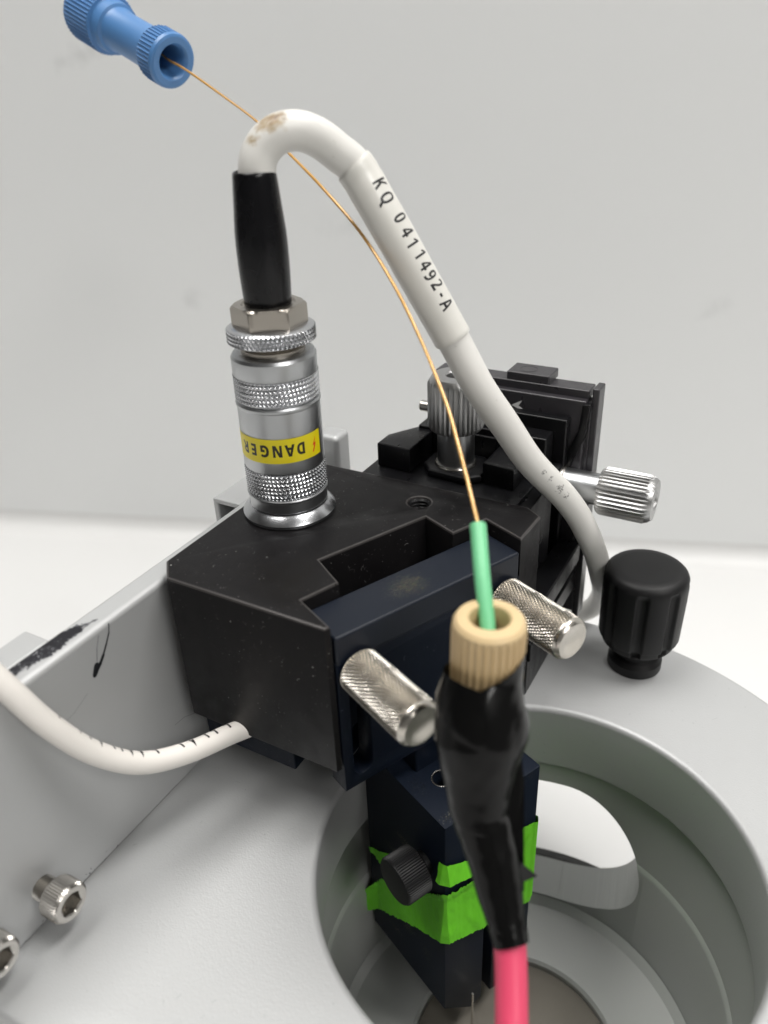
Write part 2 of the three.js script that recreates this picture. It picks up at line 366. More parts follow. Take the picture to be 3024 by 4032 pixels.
// upright side plate with marker-pen stains
{
  const stain = canvasMap(2048, 1024, (x, w, hh) => { // 100 mm x 50 mm: z from -30 to 70, y from 0 to 50
    x.fillStyle = '#fff'; x.fillRect(0, 0, w, hh);
    const px = (z, y) => [((z + 30) / 100) * w, hh - (y / 50) * hh];
    const line = (pts, wd, al) => { x.strokeStyle = `rgba(22,22,30,${al})`; x.lineCap = 'round'; for (let i = 0; i + 1 < pts.length; i++) { x.lineWidth = lerp(wd[0], wd[1], i / (pts.length - 1)); x.beginPath(); x.moveTo(...px(...pts[i])); x.lineTo(...px(...pts[i + 1])); x.stroke(); } };
    line([[37.2, 41.6], [37.6, 40.2], [38.6, 38.6], [39.6, 37.2]], [4, 9], 0.9);
    line([[39.6, 37.2], [40.5, 36.2], [41.4, 35.5], [41.9, 35]], [12, 18], 0.95);
    line([[39.5, 41], [40.4, 39], [40.9, 37]], [2, 3], 0.45);
    line([[41.2, 36.4], [41.8, 35.2]], [20, 14], 0.9);
    for (let i = 0; i < 40; i++) { // pencil-like scuffs and specks near the seam
      const z = 45 + 25 * rnd(), y = 0.3 + 2.2 * rnd() * rnd();
      x.fillStyle = `rgba(40,40,42,${0.15 + 0.35 * rnd()})`; x.beginPath(); x.ellipse(...px(z, y), 2 + 6 * rnd(), 1 + 3 * rnd(), rnd() * 3, 0, 7); x.fill();
    }
    line([[24, 12], [26.5, 13.2], [29, 13.4]], [1.5, 2], 0.35); line([[44, 33], [47, 31.6], [50, 31.2]], [2, 1.5], 0.2);
    line([[20, 2.0], [13, 1.2], [6, 0.4]], [2, 3], 0.3);
  }, false);
  const top = canvasMap(2048, 256, (x, w, hh) => { // top edge: 100 mm (z -30..70) x 12.5 mm (x -20..-7.5)
    x.fillStyle = '#fff'; x.fillRect(0, 0, w, hh);
    const px = (z, xx) => [((z + 30) / 100) * w, hh - ((xx + 20) / 12.5) * hh];
    for (let i = 0; i < 1100; i++) { // dense overlapping pen strokes, ragged along both sides
      const u = rnd(), z = lerp(40.5, 52.5, u) + (rnd() - .5), c0 = lerp(-11.2, -13.4, u), hw = lerp(0.6, 2.3, Math.min(1, u * 1.8));
      const xx = c0 + (rnd() * 2 - 1) * hw;
      x.strokeStyle = `rgba(38,38,46,${0.35 + 0.4 * rnd()})`; x.lineWidth = 3 + 7 * rnd(); x.lineCap = 'round';
      const [a, b] = px(z, xx); x.beginPath(); x.moveTo(a, b); x.lineTo(a + 14 * (rnd() - .3), b + 20 * (rnd() - .5)); x.stroke();
    }
    for (let i = 0; i < 60; i++) { const z = lerp(37.6, 43.5, rnd()), xx = lerp(-10.2, -11.9, (z - 37.6) / 6) + (rnd() - .5) * .7; x.strokeStyle = `rgba(40,40,48,${0.2 + 0.4 * rnd()})`; x.lineWidth = 1 + 3 * rnd(); const [a, b] = px(z, xx); x.beginPath(); x.moveTo(a, b); x.lineTo(a + 26 * rnd(), b + 16 * rnd()); x.stroke(); }
  }, false);
  const sp = thing('side_plate', 'tall pale grey side plate standing along the left, black marker stains near its hook', 'metal plate', [-11, 0, 20]);
  const mat = M.paint.clone(); mat.map = stain;
  const g = box(-13.6, -8.6, 0.02, 42.3, -26, 100, 1.1);
  const p = g.attributes.position, n = g.attributes.normal, uv = g.attributes.uv;
  const side = [], topF = [];
  // side faces carry the side print, the top edge the top print
  const split = (isTop) => {
    const P = [], Nn = [], U = [];
    for (let i = 0; i < p.count; i += 3) {
      const ny = (n.getY(i) + n.getY(i + 1) + n.getY(i + 2)) / 3, t = ny > 0.7;
      if (t !== isTop) continue;
      for (let k = i; k < i + 3; k++) {
        P.push(p.getX(k) + 11, p.getY(k), p.getZ(k) - 20); Nn.push(n.getX(k), n.getY(k), n.getZ(k));
        U.push(isTop ? [(p.getZ(k) + 30) / 100, (p.getX(k) + 20) / 12.5] : [(p.getZ(k) + 30) / 100, p.getY(k) / 50]);
      }
    }
    const o = new THREE.BufferGeometry();
    o.setAttribute('position', new THREE.Float32BufferAttribute(P, 3)); o.setAttribute('normal', new THREE.Float32BufferAttribute(Nn, 3)); o.setAttribute('uv', new THREE.Float32BufferAttribute(U.flat(), 2));
    return o;
  };
  const matT = M.paint.clone(); matT.map = top; matT.bumpMap = mat.bumpMap = null;
  part('plate', split(false), mat, sp); part('top_edge', split(true), matT, sp, 'rounded top edge smeared with black marker ink');
  const hook = (z0, z1, x0) => [box(x0, -13.3, 41, 42.1, z0, z1, 0.4), box(x0, x0 + 1.3, 35, 41.4, z0, z1, 0.4), box(x0, -13.3, 34, 35.4, z0, z1, .4)].map((q) => T(q, 11, 0, -20));
  part('hook', hook(44.5, 66, -18.6), M.paint, sp); part('hook', hook(-22, -1.5, -20), M.paint, sp);
  part('end_tab', T(box(-12.6, -7, 20, 46.6, -33, -27.5, 1.2), 11, 0, -20), M.paint, sp);
}

// ---------------------------------------------------------------- two socket head screws in the side plate
{
  const s = thing('socket_screw', 'nickel socket head screw standing out of the plate, the right one of two', 'screw', [-8.6, 7.3, 60.4], 0, 'socket head screws at lower left');
  const hexR = (th, r) => { const a = ((th % (Math.PI / 3)) + Math.PI / 3) % (Math.PI / 3) - Math.PI / 6; return r * Math.cos(Math.PI / 6) / Math.cos(a); };
  const head = [[0, 0], [2.9, 0], [3.2, 0.3], [3.2, 3.1], [2.75, 3.6], [1.95, 3.62], [1.75, 3.45], [1.62, 1.4], [0, 0.9]];
  const f = ribs(48, 0.12, 0.25, 3.1);
  const hg = revolve(head, 192, (th, r, y, i) => (i >= 6 ? hexR(th, r * 1.08) : i === 2 || i === 3 ? f(th, r, 1) : r), 0.5);
  const thr = []; for (let i = 0; i < 9; i++) thr.push([1.55, i * 0.42], [1.95, i * 0.42 + 0.2]); thr.push([1.5, 3.9]);
  part('shank', aim(revolve(thr, 48, null, 0.3), [1, 0, 0], [-0.6, 0, 0]), M.steel, s);
  part('head', aim(hg, [1, 0, 0], [2.75, 0, 0]), M.steel, s);
  const c = s.clone(); c.name = numbered('socket_screw'); scene.add(c); c.position.set(-10.6 * MM, 7.3 * MM, 71.2 * MM);
  c.userData = { ...s.userData, label: 'nickel socket head screw cut off by the left picture edge' };
}

// ---------------------------------------------------------------- black block
{
  const o = [[-8.5, 23.6], [-4.9, 27.5], [24.9, 27.5]];
  const bc = (b, c) => [b * 0.42262 + c * 0.90631, -b * 0.90631 + c * 0.42262];
  const outline = [...o, bc(-13.4, 34.2), bc(-13.2, 26.0), bc(-6.2, 25.6), bc(-5.1, 18.2), bc(17, 18.2), bc(17, 25.6), bc(24.5, 25.7), bc(24.5, 34.3), [41.9, -16.3], [38.8, -18.6], [-8.5, -18.5]];
  const b = thing('mounting_block', 'large black anodised metal block under the silver connector, with a stepped notch in its front', 'metal block', [16, 16.4, 5]);
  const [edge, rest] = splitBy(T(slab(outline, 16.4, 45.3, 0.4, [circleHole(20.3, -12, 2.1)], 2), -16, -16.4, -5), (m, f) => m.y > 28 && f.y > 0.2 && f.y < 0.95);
  part('body', rest, M.block, b);
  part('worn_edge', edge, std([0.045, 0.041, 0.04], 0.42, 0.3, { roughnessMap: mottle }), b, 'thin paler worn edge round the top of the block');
  const th = []; for (let i = 0; i < 10; i++) th.push([2.12, 44.9 - i * 0.7], [1.72, 44.55 - i * 0.7]); th.push([0, 37.5]);
  part('threaded_hole', T(revolve(th.reverse(), 48, null, 0.3), 20.3 - 16, -16.4, -12 - 5), M.stage, b);
}

// ---------------------------------------------------------------- silver connector on the block
{
  const y0 = 45.3, c = thing('connector', 'tall silver cylindrical cable connector with a yellow DANGER label', 'connector', [0, y0, 0]);
  const Y = (h) => h - y0;
  part('flange', revolve([[0, 0], [8.15, 0], [8.35, 0.25], [8.35, 0.75], [7.55, 1.75], [7.2, 2.0], [7.0, 2.2], [7.0, 2.6], [0, 2.6]], 96, null, 0.5), M.chrome, c);
  part('barrel', revolve([[6.95, 2.0], [6.95, Y(49.7)], [7.15, Y(49.9)], [7.18, Y(50.2)], [7.0, Y(50.4)], [6.6, Y(50.5)], [6.6, Y(55.4)], [7.0, Y(55.5)], [7.03, Y(55.7)], [7.03, Y(66.3)], [7.16, Y(66.45)], [7.2, Y(66.9)], [7.0, Y(67.2)], [6.6, Y(67.3)], [6.6, Y(71.6)], [7.0, Y(71.7)], [7.05, Y(71.9)], [7.05, Y(74.5)], [6.75, Y(75.0)], [6.0, Y(75.15)], [5.9, Y(75.1)], [0, Y(75)]], 120, null, 0.4), M.satin, c);
  for (const [a, b] of [[50.5, 55.4], [67.3, 71.6]]) {
    const n = Math.round((b - a) / 0.74) ;
    part('knurl_band', revolve(rows(7.14, Y(a), Y(b), n * 8), 60 * 8, pyramids(60, 0.76, 0.4), 0.7), M.chrome, c);
  }
  part('neck', revolve([[5.3, Y(74)], [5.3, Y(75.8)], [5.6, Y(76)], [5.3, Y(76.2)], [5.6, Y(76.5)], [5.6, Y(77.4)]], 64, null, 0.3), M.nickel, c);
  part('coupling_ring', revolve([[0, Y(76.85)], [6.6, Y(76.85)], [7.0, Y(77.0)], ...rows(7.28, Y(77.05), Y(79.05), 20), [7.05, Y(79.2)], [6.4, Y(79.55)], [5.6, Y(79.6)], [0, Y(79.6)]], 60 * 8, diamonds(60, 1.3, 0.3, Y(77.03), Y(79.1)), 0.7), M.chrome, c);
  const hex = (th, r, y, i) => { const t = th - 0.62, a = ((t % (Math.PI / 3)) + Math.PI / 3) % (Math.PI / 3) - Math.PI / 6; return i === 0 || i > 5 ? r : Math.min(r, 5.35 / Math.cos(a)); };
  part('hex_nut', revolve([[0, Y(79.5)], [6.15, Y(79.5)], [6.15, Y(80)], [6.15, Y(82.3)], [5.95, Y(82.6)], [5.55, Y(82.85)], [4.4, Y(82.9)], [4.1, Y(82.6)], [0, Y(82.4)]], 180, hex, 0.5), M.nickel, c);
  part('boot', revolve([[3.5, Y(82.3)], [3.78, Y(82.8)], [3.8, Y(83.6)], [3.92, Y(86)], [4.0, Y(89)], [4.0, Y(92)], [3.92, Y(94)], [3.72, Y(96.4)], [3.5, Y(99)], [3.3, Y(101.6)], [3.2, Y(102.1)], [3.0, Y(102.25)], [2.8, Y(102.0)]], 64, null, 0.8), M.boot, c);
  // label: thin wrapped sticker, the print reads upside down
  const lab = canvasMap(1536, 384, (x, w, h) => {
    x.fillStyle = '#dccb08'; x.fillRect(0, 0, w, h);
    x.save(); x.translate(w, h); x.rotate(Math.PI); // printed the other way up
    x.fillStyle = '#15130a'; x.font = 'bold 250px sans-serif'; x.textBaseline = 'middle';
    const span = 152; // angle covered: 152 degrees from -92 to +60
    const px = (deg) => ((60 - deg) / span) * w;
    [['D', 24], ['A', 8], ['N', -9], ['G', -27], ['E', -44], ['R', -60]].forEach(([ch, deg]) => { const m = x.measureText(ch).width; x.save(); x.translate(px(deg), h * 0.52); x.scale(0.8, 1); x.fillText(ch, -m / 2, 0); x.strokeStyle = '#15130a'; x.lineWidth = 9; x.strokeText(ch, -m / 2, 0); x.restore(); });
    x.fillStyle = '#d4311c'; const bx = px(47), by = h * 0.5; x.beginPath();
    for (const [a, b] of [[16, -92], [-26, 14], [-2, 10], [-22, 92], [30, -16], [4, -12], [34, -92]]) x.lineTo(bx + a * 1.3, by + b * 1.3); x.closePath(); x.fill();
    x.restore();
  }, false);
  const g = new THREE.CylinderGeometry(7.1, 7.1, 4.4, 72, 1, true, 0, THREE.MathUtils.degToRad(152));
  // CylinderGeometry runs from +z towards +x; the camera stands at atan2(78.7, 102.2) = 37.6 degrees
  g.rotateY(THREE.MathUtils.degToRad(37.6 - 92)); g.translate(0, Y(59.85), 0);
  const lm = std([1, 1, 1], 0.36, 0, { map: lab, side: THREE.DoubleSide });
  part('danger_label', g, lm, c, 'yellow label reading DANGER upside down with a red lightning bolt');
}

// ---------------------------------------------------------------- white cable from the connector
const CABLE = [[0.1, 100, 0], [0.4, 102.2, -0.3], [0.5, 103.4, -0.4], [1.0, 104.9, -1.0], [2.0, 106.2, -1.8], [3.4, 107.1, -2.9], [5.2, 107.2, -4.9], [7.1, 106.0, -7.3], [9.1, 103.8, -9.3], [10.6, 102.1, -10.7], [14.5, 95.9, -11.5], [20.1, 85.9, -12.9], [25.6, 75.6, -14.7], [29.9, 67.5, -15.9], [33.6, 60.4, -18.7], [37.3, 52.5, -22.3], [42.2, 42.7, -29.4], [44.3, 37.6, -32.5], [45.8, 32.3, -35.3], [46.2, 28.5, -38.2], [46.8, 24.4, -40.6], [47.2, 20.2, -42.7], [47.3, 15.8, -45.5], [47.0, 11.4, -49.0], [46, 6.0, -53.0], [43.6, 0, -56], [38, -6, -58.5], [28, -12, -58]];
{
  const curve = new THREE.CatmullRomCurve3(CABLE.map(V), false, 'centripetal');
  const len = curve.getLength();
  const cab = thing('cable', 'thick white cable arching from the black boot down past the steel knob, with printed sleeve', 'cable', [0, 0, 0]);
  const NS = 320, fr = curve.computeFrenetFrames(NS, false);
  const face = (u, dir) => { const i = Math.round(u * NS); return (Math.atan2(fr.binormals[i].dot(dir), fr.normals[i].dot(dir)) / (2 * Math.PI) + 1) % 1; };
  const dirt = canvasMap(4096 / 2, 256, (x, w, h) => { // along the cable, and once round it
    x.fillStyle = '#fff'; x.fillRect(0, 0, w, h);
    const blot = (s, dir, n, sx, sy, col, al, sz) => {
      const v = 1 - face(s / len, V(dir).normalize());
      for (let i = 0; i < n; i++) { const g = () => rnd() + rnd() + rnd() - 1.5; x.fillStyle = `rgba(${col},${al * rnd()})`; x.beginPath(); x.ellipse(((s + g() * sx) / len) * w, ((v + g() * sy + 2) % 1) * h, sz * (0.4 + rnd()), sz * (0.3 + 0.7 * rnd()), rnd() * 3, 0, 7); x.fill(); }
    };
    blot(8.2, [0.05, 0.7, 0.7], 260, 1.4, .09, '150,118,70', 0.16, 5); blot(9.0, [0.1, 0.75, 0.65], 60, .9, .05, '90,62,30', 0.35, 2.4);
    blot(5.6, [0, 0.5, 0.8], 70, .8, .06, '160,130,85', 0.16, 4);
    const cam = [0.3, 0.55, 0.78];
    for (const [s2, n2, sp] of [[81, 22, .5], [83.5, 12, .4], [87, 40, .9], [89.5, 18, .8]]) blot(s2, cam, n2, sp, .045, '95,95,96', 0.5, 2.6);
    for (let k = 0; k < 40; k++) blot(len * rnd(), [rnd() - .5, rnd() - .3, rnd() - .2], 4, .4, .02, '150,145,135', 0.25, 2);
  }, false);
  const m = M.cable.clone(); m.map = dirt; m.map.repeat.set(1 / (len * MM), 1);
  part('sheath', sweep(null, (t) => lerp(2.8, 2.35, Math.max(0, t - 0.25) / 0.5 > 1 ? 1 : Math.max(0, t - 0.25) / 0.5) * (1 + 0.006 * N3(t * 40, 1, 2)), NS, 32, { curve }), m, cab);
  // sleeve: between two points of the curve, angle 0 towards the camera side so that the print can be placed
  const near = (p) => { let b = 0, d = 1e9; for (let i = 0; i <= 2000; i++) { const q = curve.getPointAt(i / 2000).distanceTo(V(p)); if (q < d) { d = q; b = i / 2000; } } return b; };
  const t0 = near([10.6, 102.1, -10.7]), t1 = near([25.6, 75.6, -14.7]);
  const ref = new THREE.Vector3(61, 26, 117).normalize();
  const n = 90, k = 48, pos = [], uv = [], P = [];
  for (let i = 0; i <= n; i++) {
    const t = lerp(t0, t1, i / n), q = curve.getPointAt(t), tan = curve.getTangentAt(t);
    const e1 = ref.clone().addScaledVector(tan, -ref.dot(tan)).normalize(), e2 = new THREE.Vector3().crossVectors(tan, e1); // e2 points left across the print
    const R = 3.12 + 0.05 * N3(i * 0.21, 4, 1) - (i === 0 || i === n ? 0.1 : 0);
    P.push([...Array(k + 1).keys()].map((j) => { const a = (j / k - 0.5) * Math.PI * 2; return q.clone().addScaledVector(e1, R * Math.cos(a)).addScaledVector(e2, R * Math.sin(a)); }));
  }
  const put = (i, j) => { pos.push(P[i][j].x, P[i][j].y, P[i][j].z); uv.push(i / n, 1 - j / k); };
  for (let i = 0; i < n; i++) for (let j = 0; j < k; j++) { put(i, j); put(i, j + 1); put(i + 1, j); put(i, j + 1); put(i + 1, j + 1); put(i + 1, j); }
  for (const i of [0, n]) { const q = curve.getPointAt(lerp(t0, t1, i / n)); for (let j = 0; j < k; j++) { const [a, b] = i ? [P[i][j + 1], P[i][j]] : [P[i][j], P[i][j + 1]]; for (const v of [q, a, b]) { pos.push(v.x, v.y, v.z); uv.push(0.001, 0.02); } } }
  const g = new THREE.BufferGeometry();
  g.setAttribute('position', new THREE.Float32BufferAttribute(pos, 3)); g.setAttribute('uv', new THREE.Float32BufferAttribute(uv, 2));
  const print = canvasMap(2048, 1024, (x, w, h) => { // 31 mm long, 19.6 mm round
    x.fillStyle = '#fff'; x.fillRect(0, 0, w, h);
    x.fillStyle = '#2a2a2e'; x.textBaseline = 'middle'; x.font = 'bold 186px sans-serif';
    const put2 = [['K', .145], ['Q', .22], ['0', .33], ['4', .405], ['1', .465], ['1', .53], ['4', .59], ['9', .645], ['2', .7], ['-', .755], ['A', .81]];
    put2.forEach(([ch, u], i) => { const mw = x.measureText(ch).width; x.save(); x.translate(u * w, SLEEVE_V * h + 8 * Math.sin(i * 2.1)); x.scale(0.82, 1); x.fillText(ch, -mw / 2, 0); x.restore(); });
  }, false);
  part('marker_sleeve', toCreasedNormals(g, 0.8), std([0.64, 0.63, 0.59], 0.3, 0, { map: print }), cab, 'glossy off-white sleeve printed KQ 0411492-A');
}

// ---------------------------------------------------------------- thin printed cable coming out under the block
{
  const pts = [[14, 9, 6], [11, 13, 14], [8.2, 15.6, 20.9], [6.6, 16.4, 24.5], [4.9, 17.2, 28.6], [2.2, 19.0, 37.0], [-0.3, 22.4, 44.2], [-3.2, 28.2, 49.4], [-5.6, 36.3, 53.4], [-7.4, 42.1, 55.3], [-8.6, 44.9, 56.1], [-10.2, 48.0, 56.9], [-12.4, 52.6, 57.9], [-16, 58, 59]];
  const c = thing('cable', 'thin white cable with black print looping from under the block across the side plate', 'cable', [0, 0, 0]);
  const curve = new THREE.CatmullRomCurve3(pts.map(V), false, 'centripetal'), len = curve.getLength();
  const ref = new THREE.Vector3(0.1, 0.75, -0.8).normalize(); // where the row of print faces
  const n = 200, k = 32, pos = [], uv = [], P = [];
  for (let i = 0; i <= n; i++) {
    const t = i / n, q = curve.getPointAt(t), tan = curve.getTangentAt(t), e1 = ref.clone().addScaledVector(tan, -ref.dot(tan)).normalize(), e2 = new THREE.Vector3().crossVectors(tan, e1);
    P.push([...Array(k + 1).keys()].map((j) => { const a = (j / k - 0.5) * Math.PI * 2; return q.clone().addScaledVector(e1, 1.78 * Math.cos(a)).addScaledVector(e2, 1.78 * Math.sin(a)); }));
  }
  const put = (i, j) => { pos.push(P[i][j].x, P[i][j].y, P[i][j].z); uv.push(i / n, 1 - j / k); };
  for (let i = 0; i < n; i++) for (let j = 0; j < k; j++) { put(i, j); put(i, j + 1); put(i + 1, j); put(i, j + 1); put(i + 1, j + 1); put(i + 1, j); }
  const g = new THREE.BufferGeometry();
  g.setAttribute('position', new THREE.Float32BufferAttribute(pos, 3)); g.setAttribute('uv', new THREE.Float32BufferAttribute(uv, 2));
  const print = canvasMap(2048, 256, (x, w, h) => { // broken strokes: only the feet of the letters show on the photographed side
    x.fillStyle = '#fff'; x.fillRect(0, 0, w, h); x.strokeStyle = '#1c1c20'; x.lineWidth = 8; x.lineCap = 'round';
    for (let u = 0.2; u < 0.72; u += 0.016 + 0.02 * rnd()) {
      if (N3(u * 30, 2, 1) > 0.28) continue;
      const a = u * w, k2 = rnd(), y = h * 0.5; x.beginPath();
      if (k2 < .35) { x.moveTo(a, y - 14); x.lineTo(a + 4, y + 16); } else if (k2 < .65) { x.moveTo(a, y - 14); x.lineTo(a, y + 14); x.lineTo(a + 12, y + 14); } else { x.moveTo(a, y + 12); x.lineTo(a + 6, y - 14); x.lineTo(a + 13, y + 12); }
      x.stroke();
    }
  }, false);
  part('sheath', toCreasedNormals(g, 0.9), std([0.72, 0.69, 0.65], 0.4, 0, { map: print }), c);
}

// ---------------------------------------------------------------- black translation stage behind the block
{
  const s = thing('positioning_stage', 'black linear positioning stage behind the block, carrying two fluted steel knobs', 'positioning stage', [22, 0, -30]);
  const o = (g) => T(g, -22, 0, 30);
  part('carriage', [slab([[3.5, -19.2], [36.2, -19.2], [36.2, -34], [3.5, -34]], 30, 44.4, 0.3), box(12, 38.4, 13, 43.6, -34, -19.4, 0.3)].map(o), M.stage, s);
  part('left_shoulder', o(slab([[5.2, -23.6], [12.6, -23.2], [12.6, -33.8], [9.5, -35], [5.2, -28]], 44.4, 49.6, 0.4)), M.stage, s);
  part('right_shoulder', o(slab([[27.2, -25.2], [33.6, -24.6], [33.6, -34], [27.2, -34], [27.2, -27]], 44.4, 48.9, 0.4)), M.stage, s);
  part('shoulder_bridge', o(box(9.4, 33.6, 44.4, 50.3, -38.0, -33.4)), M.stage, s);
  part('knob_plate', o(slab([[14.2, -26], [16.5, -23.4], [24.4, -22.8], [27.0, -25], [27.0, -31], [24.5, -33.3], [16.5, -33.3], [14.2, -31]], 44.4, 46.2, 0.7)), M.stage, s);
  part('middle_slide', o(box(11.5, 36.4, 14, 51.6, -38.6, -34.1)), M.stage, s);
  part('rear_slide', o(box(10, 38.9, 13, 54.2, -41.0, -38.5)), M.stage, s);
  part('rear_plate', [box(9, 41.6, 12, 57.6, -45, -41.0), box(9, 41.6, 57.4, 59.2, -47, -42.6, .25), box(24.6, 33.5, 59, 60.9, -48.5, -42.8, .3)].map(o), M.stageMatte, s);
  part('printed_arrow', o(T(slab([[0, 0], [2.2, 1.3], [1.5, 0.1], [3.4, -1.2]].map(([x, y]) => [x, -y]), 0, 0.06, 0).rotateX(Math.PI / 2), 26.6, 54.6, -40.96)), std([0.6, 0.6, 0.6], 0.6), s);
  part('side_ear', [box(42.2, 43.6, 6, 59.8, -46.6, -42.4, 0.3), box(38.8, 42.4, 8, 57.0, -45.4, -42.0, 0.2)].map(o), M.stageMatte, s);
  const gus = slab([[41.0, 57], [42.5, 57.2], [41.9, 50], [39.9, 44.5], [38.3, 38], [37.2, 38.4], [38.6, 46.5], [40.6, 51.5]].map(([x, y]) => [x, -y]), -1, 0.6, 0.15);
  gus.rotateX(Math.PI / 2).scale(1, 1, 1).translate(0, 0, -41.2);
  part('gib_strip', o(gus), M.stage, s);
  part('rail', o(box(38.3, 43.0, 21.6, 26.2, -42, -13, 0.4)), M.stage, s);
  part('rail', o(box(38.5, 42.4, 14.2, 18.8, -42, -14, 0.4)), M.stage, s);
  part('tapped_hole', o(T(revolve([[1.7, 60.95], [1.45, 60.6], [1.45, 57.5], [0, 57.5]].reverse(), 32, null, 0.4), 28.3, 0, -45.4)), M.dark, s);
  part('dowel_pin', o(aim(revolve([[0, 0], [0.9, 0], [1.15, 0.3], [1.15, 6]], 32, null, 0.5), [1, 0, 0], [8.6, 53.4, -36.2])), M.steel, s);
  part('foot', o(box(14, 40, 0.1, 13, -44, -20, 0.4)), M.stage, s);
  // fluted knob: shaft, head with a socket
  const knob = (at, dir, k0 = 1) => {
    const revolve_ = (p, ...r) => revolve(p.map(([r0, y]) => [r0 * k0, y]), ...r);
    const k = part('knob', o(aim(revolve_([[0, 8.2], [4.9, 8.2], [5.35, 8.7], [5.45, 9], [5.45, 17.2], [5.0, 18.1], [4.5, 18.75], [2.2, 18.85], [1.9, 18.5], [1.7, 15.5], [0, 15.3]], 36 * 6, ribs(36, 0.3, 8.6, 17.3, 0.5), 0.5), dir, at)), M.knob, s, dir[1] ? 'upright fluted steel knob' : 'fluted steel knob pointing right');
    const sub = (name, g, m) => { const q = part(name, o(aim(g, dir, at)), m, k); return q; };
    sub('shaft', revolve_([[3.6, 0.9], [3.62, 1.2], [3.62, 8.4]], 64, null, 0.5), M.satin);
    sub('washer', revolve_([[0, 0.1], [4.0, 0.1], [4.1, 0.4], [4.1, 0.8], [3.9, 1.1], [3.6, 1.1]], 64, null, 0.5), M.steel);
  };
  knob([20.3, 45.6, -28], [0, 1, 0]);
  knob([38.3, 40.7, -38.9], [1, 0, 0], 0.88);
  part('bushing', o(aim(revolve([[0, -4], [4.3, -4], [4.3, 0], [3.8, 0.4], [0, 0.4]], 48, null, 0.5), [1, 0, 0], [38.3, 40.7, -38.9])), M.stage, s);
}

// ---------------------------------------------------------------- navy bracket in the notch of the block (own frame: b along the face, y up, c outwards)
const TURN = THREE.MathUtils.degToRad(65);
const BC = (b, y, c) => [b * 0.42262 + c * 0.90631, y, -b * 0.90631 + c * 0.42262];
{
  const at = BC(5.7, 11, 32);
  const br = thing('bracket', 'dark navy bracket bar lying in the block notch, with upright slots below two thumbscrews', 'bracket', at, TURN);
  const o = (g) => T(g, -5.7, -11, -32);
  // worn patch on top of the bar
  const worn = canvasMap(1024, 512, (x, w, h) => {
    x.fillStyle = '#101621'; x.fillRect(0, 0, w, h);
    for (let i = 0; i < 1500; i++) { const g = () => rnd() + rnd() + rnd() - 1.5; const a = w * (0.45 + 0.085 * g()), b = h * (0.5 + 0.3 * g()); x.fillStyle = `rgba(${46 + 30 * rnd()},${46 + 26 * rnd()},${38 + 16 * rnd()},${0.3 * rnd()})`; x.beginPath(); x.arc(a, b, 2 + 7 * rnd(), 0, 7); x.fill(); }
    for (let i = 0; i < 500; i++) { const g = () => rnd() + rnd() - 1; x.fillStyle = `rgba(150,140,110,${0.35 * rnd()})`; x.beginPath(); x.arc(w * (0.37 + .07 * g()), h * (0.55 + .28 * g()), 0.8 + 1.6 * rnd(), 0, 7); x.fill(); }
    for (let i = 0; i < 160; i++) { x.fillStyle = `rgba(160,165,175,${0.3 * rnd()})`; x.beginPath(); x.arc(w * rnd(), h * rnd(), 0.8 + 1.4 * rnd() * rnd(), 0, 7); x.fill(); }
  }, false);
  const bar = box(-12.95, 24.25, 37.5, 42.9, 25.9, 34.5, 0.5);
  { const p = bar.attributes.position, u = bar.attributes.uv; for (let i = 0; i < p.count; i++) u.setXY(i, (p.getX(i) + 13) / 37.4, 1 - (p.getZ(i) - 25.8) / 8.8); }
  part('bar', o(bar), std([1, 1, 1], 0.45, 0, { map: worn, specularIntensity: 0.6 }), br);
  const sh = new THREE.Shape([[-13.1, 11.2], [24.6, 11.2], [24.6, 37.8], [-13.1, 37.8]].map(([b, y]) => new THREE.Vector2(b, y)));
  for (const b of [-9.3, 20.7]) { const p = new THREE.Path(); p.moveTo(b - 1.8, 15.2); p.lineTo(b - 1.8, 35); p.lineTo(b + 1.8, 35); p.lineTo(b + 1.8, 15.2); p.absarc(b, 15.2, 1.8, 0, -Math.PI, true); sh.holes.push(p); }
  const pl = new THREE.ExtrudeGeometry(sh, { depth: 3.8, bevelEnabled: true, bevelThickness: 0.25, bevelSize: 0.25, bevelOffset: -0.25, bevelSegments: 2 });
  pl.translate(0, 0, 30.3);
  part('slotted_plate', o(boxUV(toCreasedNormals(pl, 0.5))), M.navy, br);
  part('stem', o(box(2, 20, -4, 14, 20, 33.5, 0.4)), M.navy, br);
  part('lower_plate', o(T(box(-2.2, 20, 9.2, 14, -3, 4, 0.3), 0, 0, 20)), M.navy, br);
}
{ // slab under the block, seen below its front edge
  const u = thing('support_plate', 'dark navy plate under the left front edge of the black block', 'support plate', [5, 9.2, 12]);
  part('plate', [box(-4.8, 14.4, 9.4, 16.3, 8, 25, 0.3), box(14, 22, 10.4, 16.3, 8, 20, 0.3)].map((g) => T(g, -5, -9.2, -12)), M.navy, u);
}
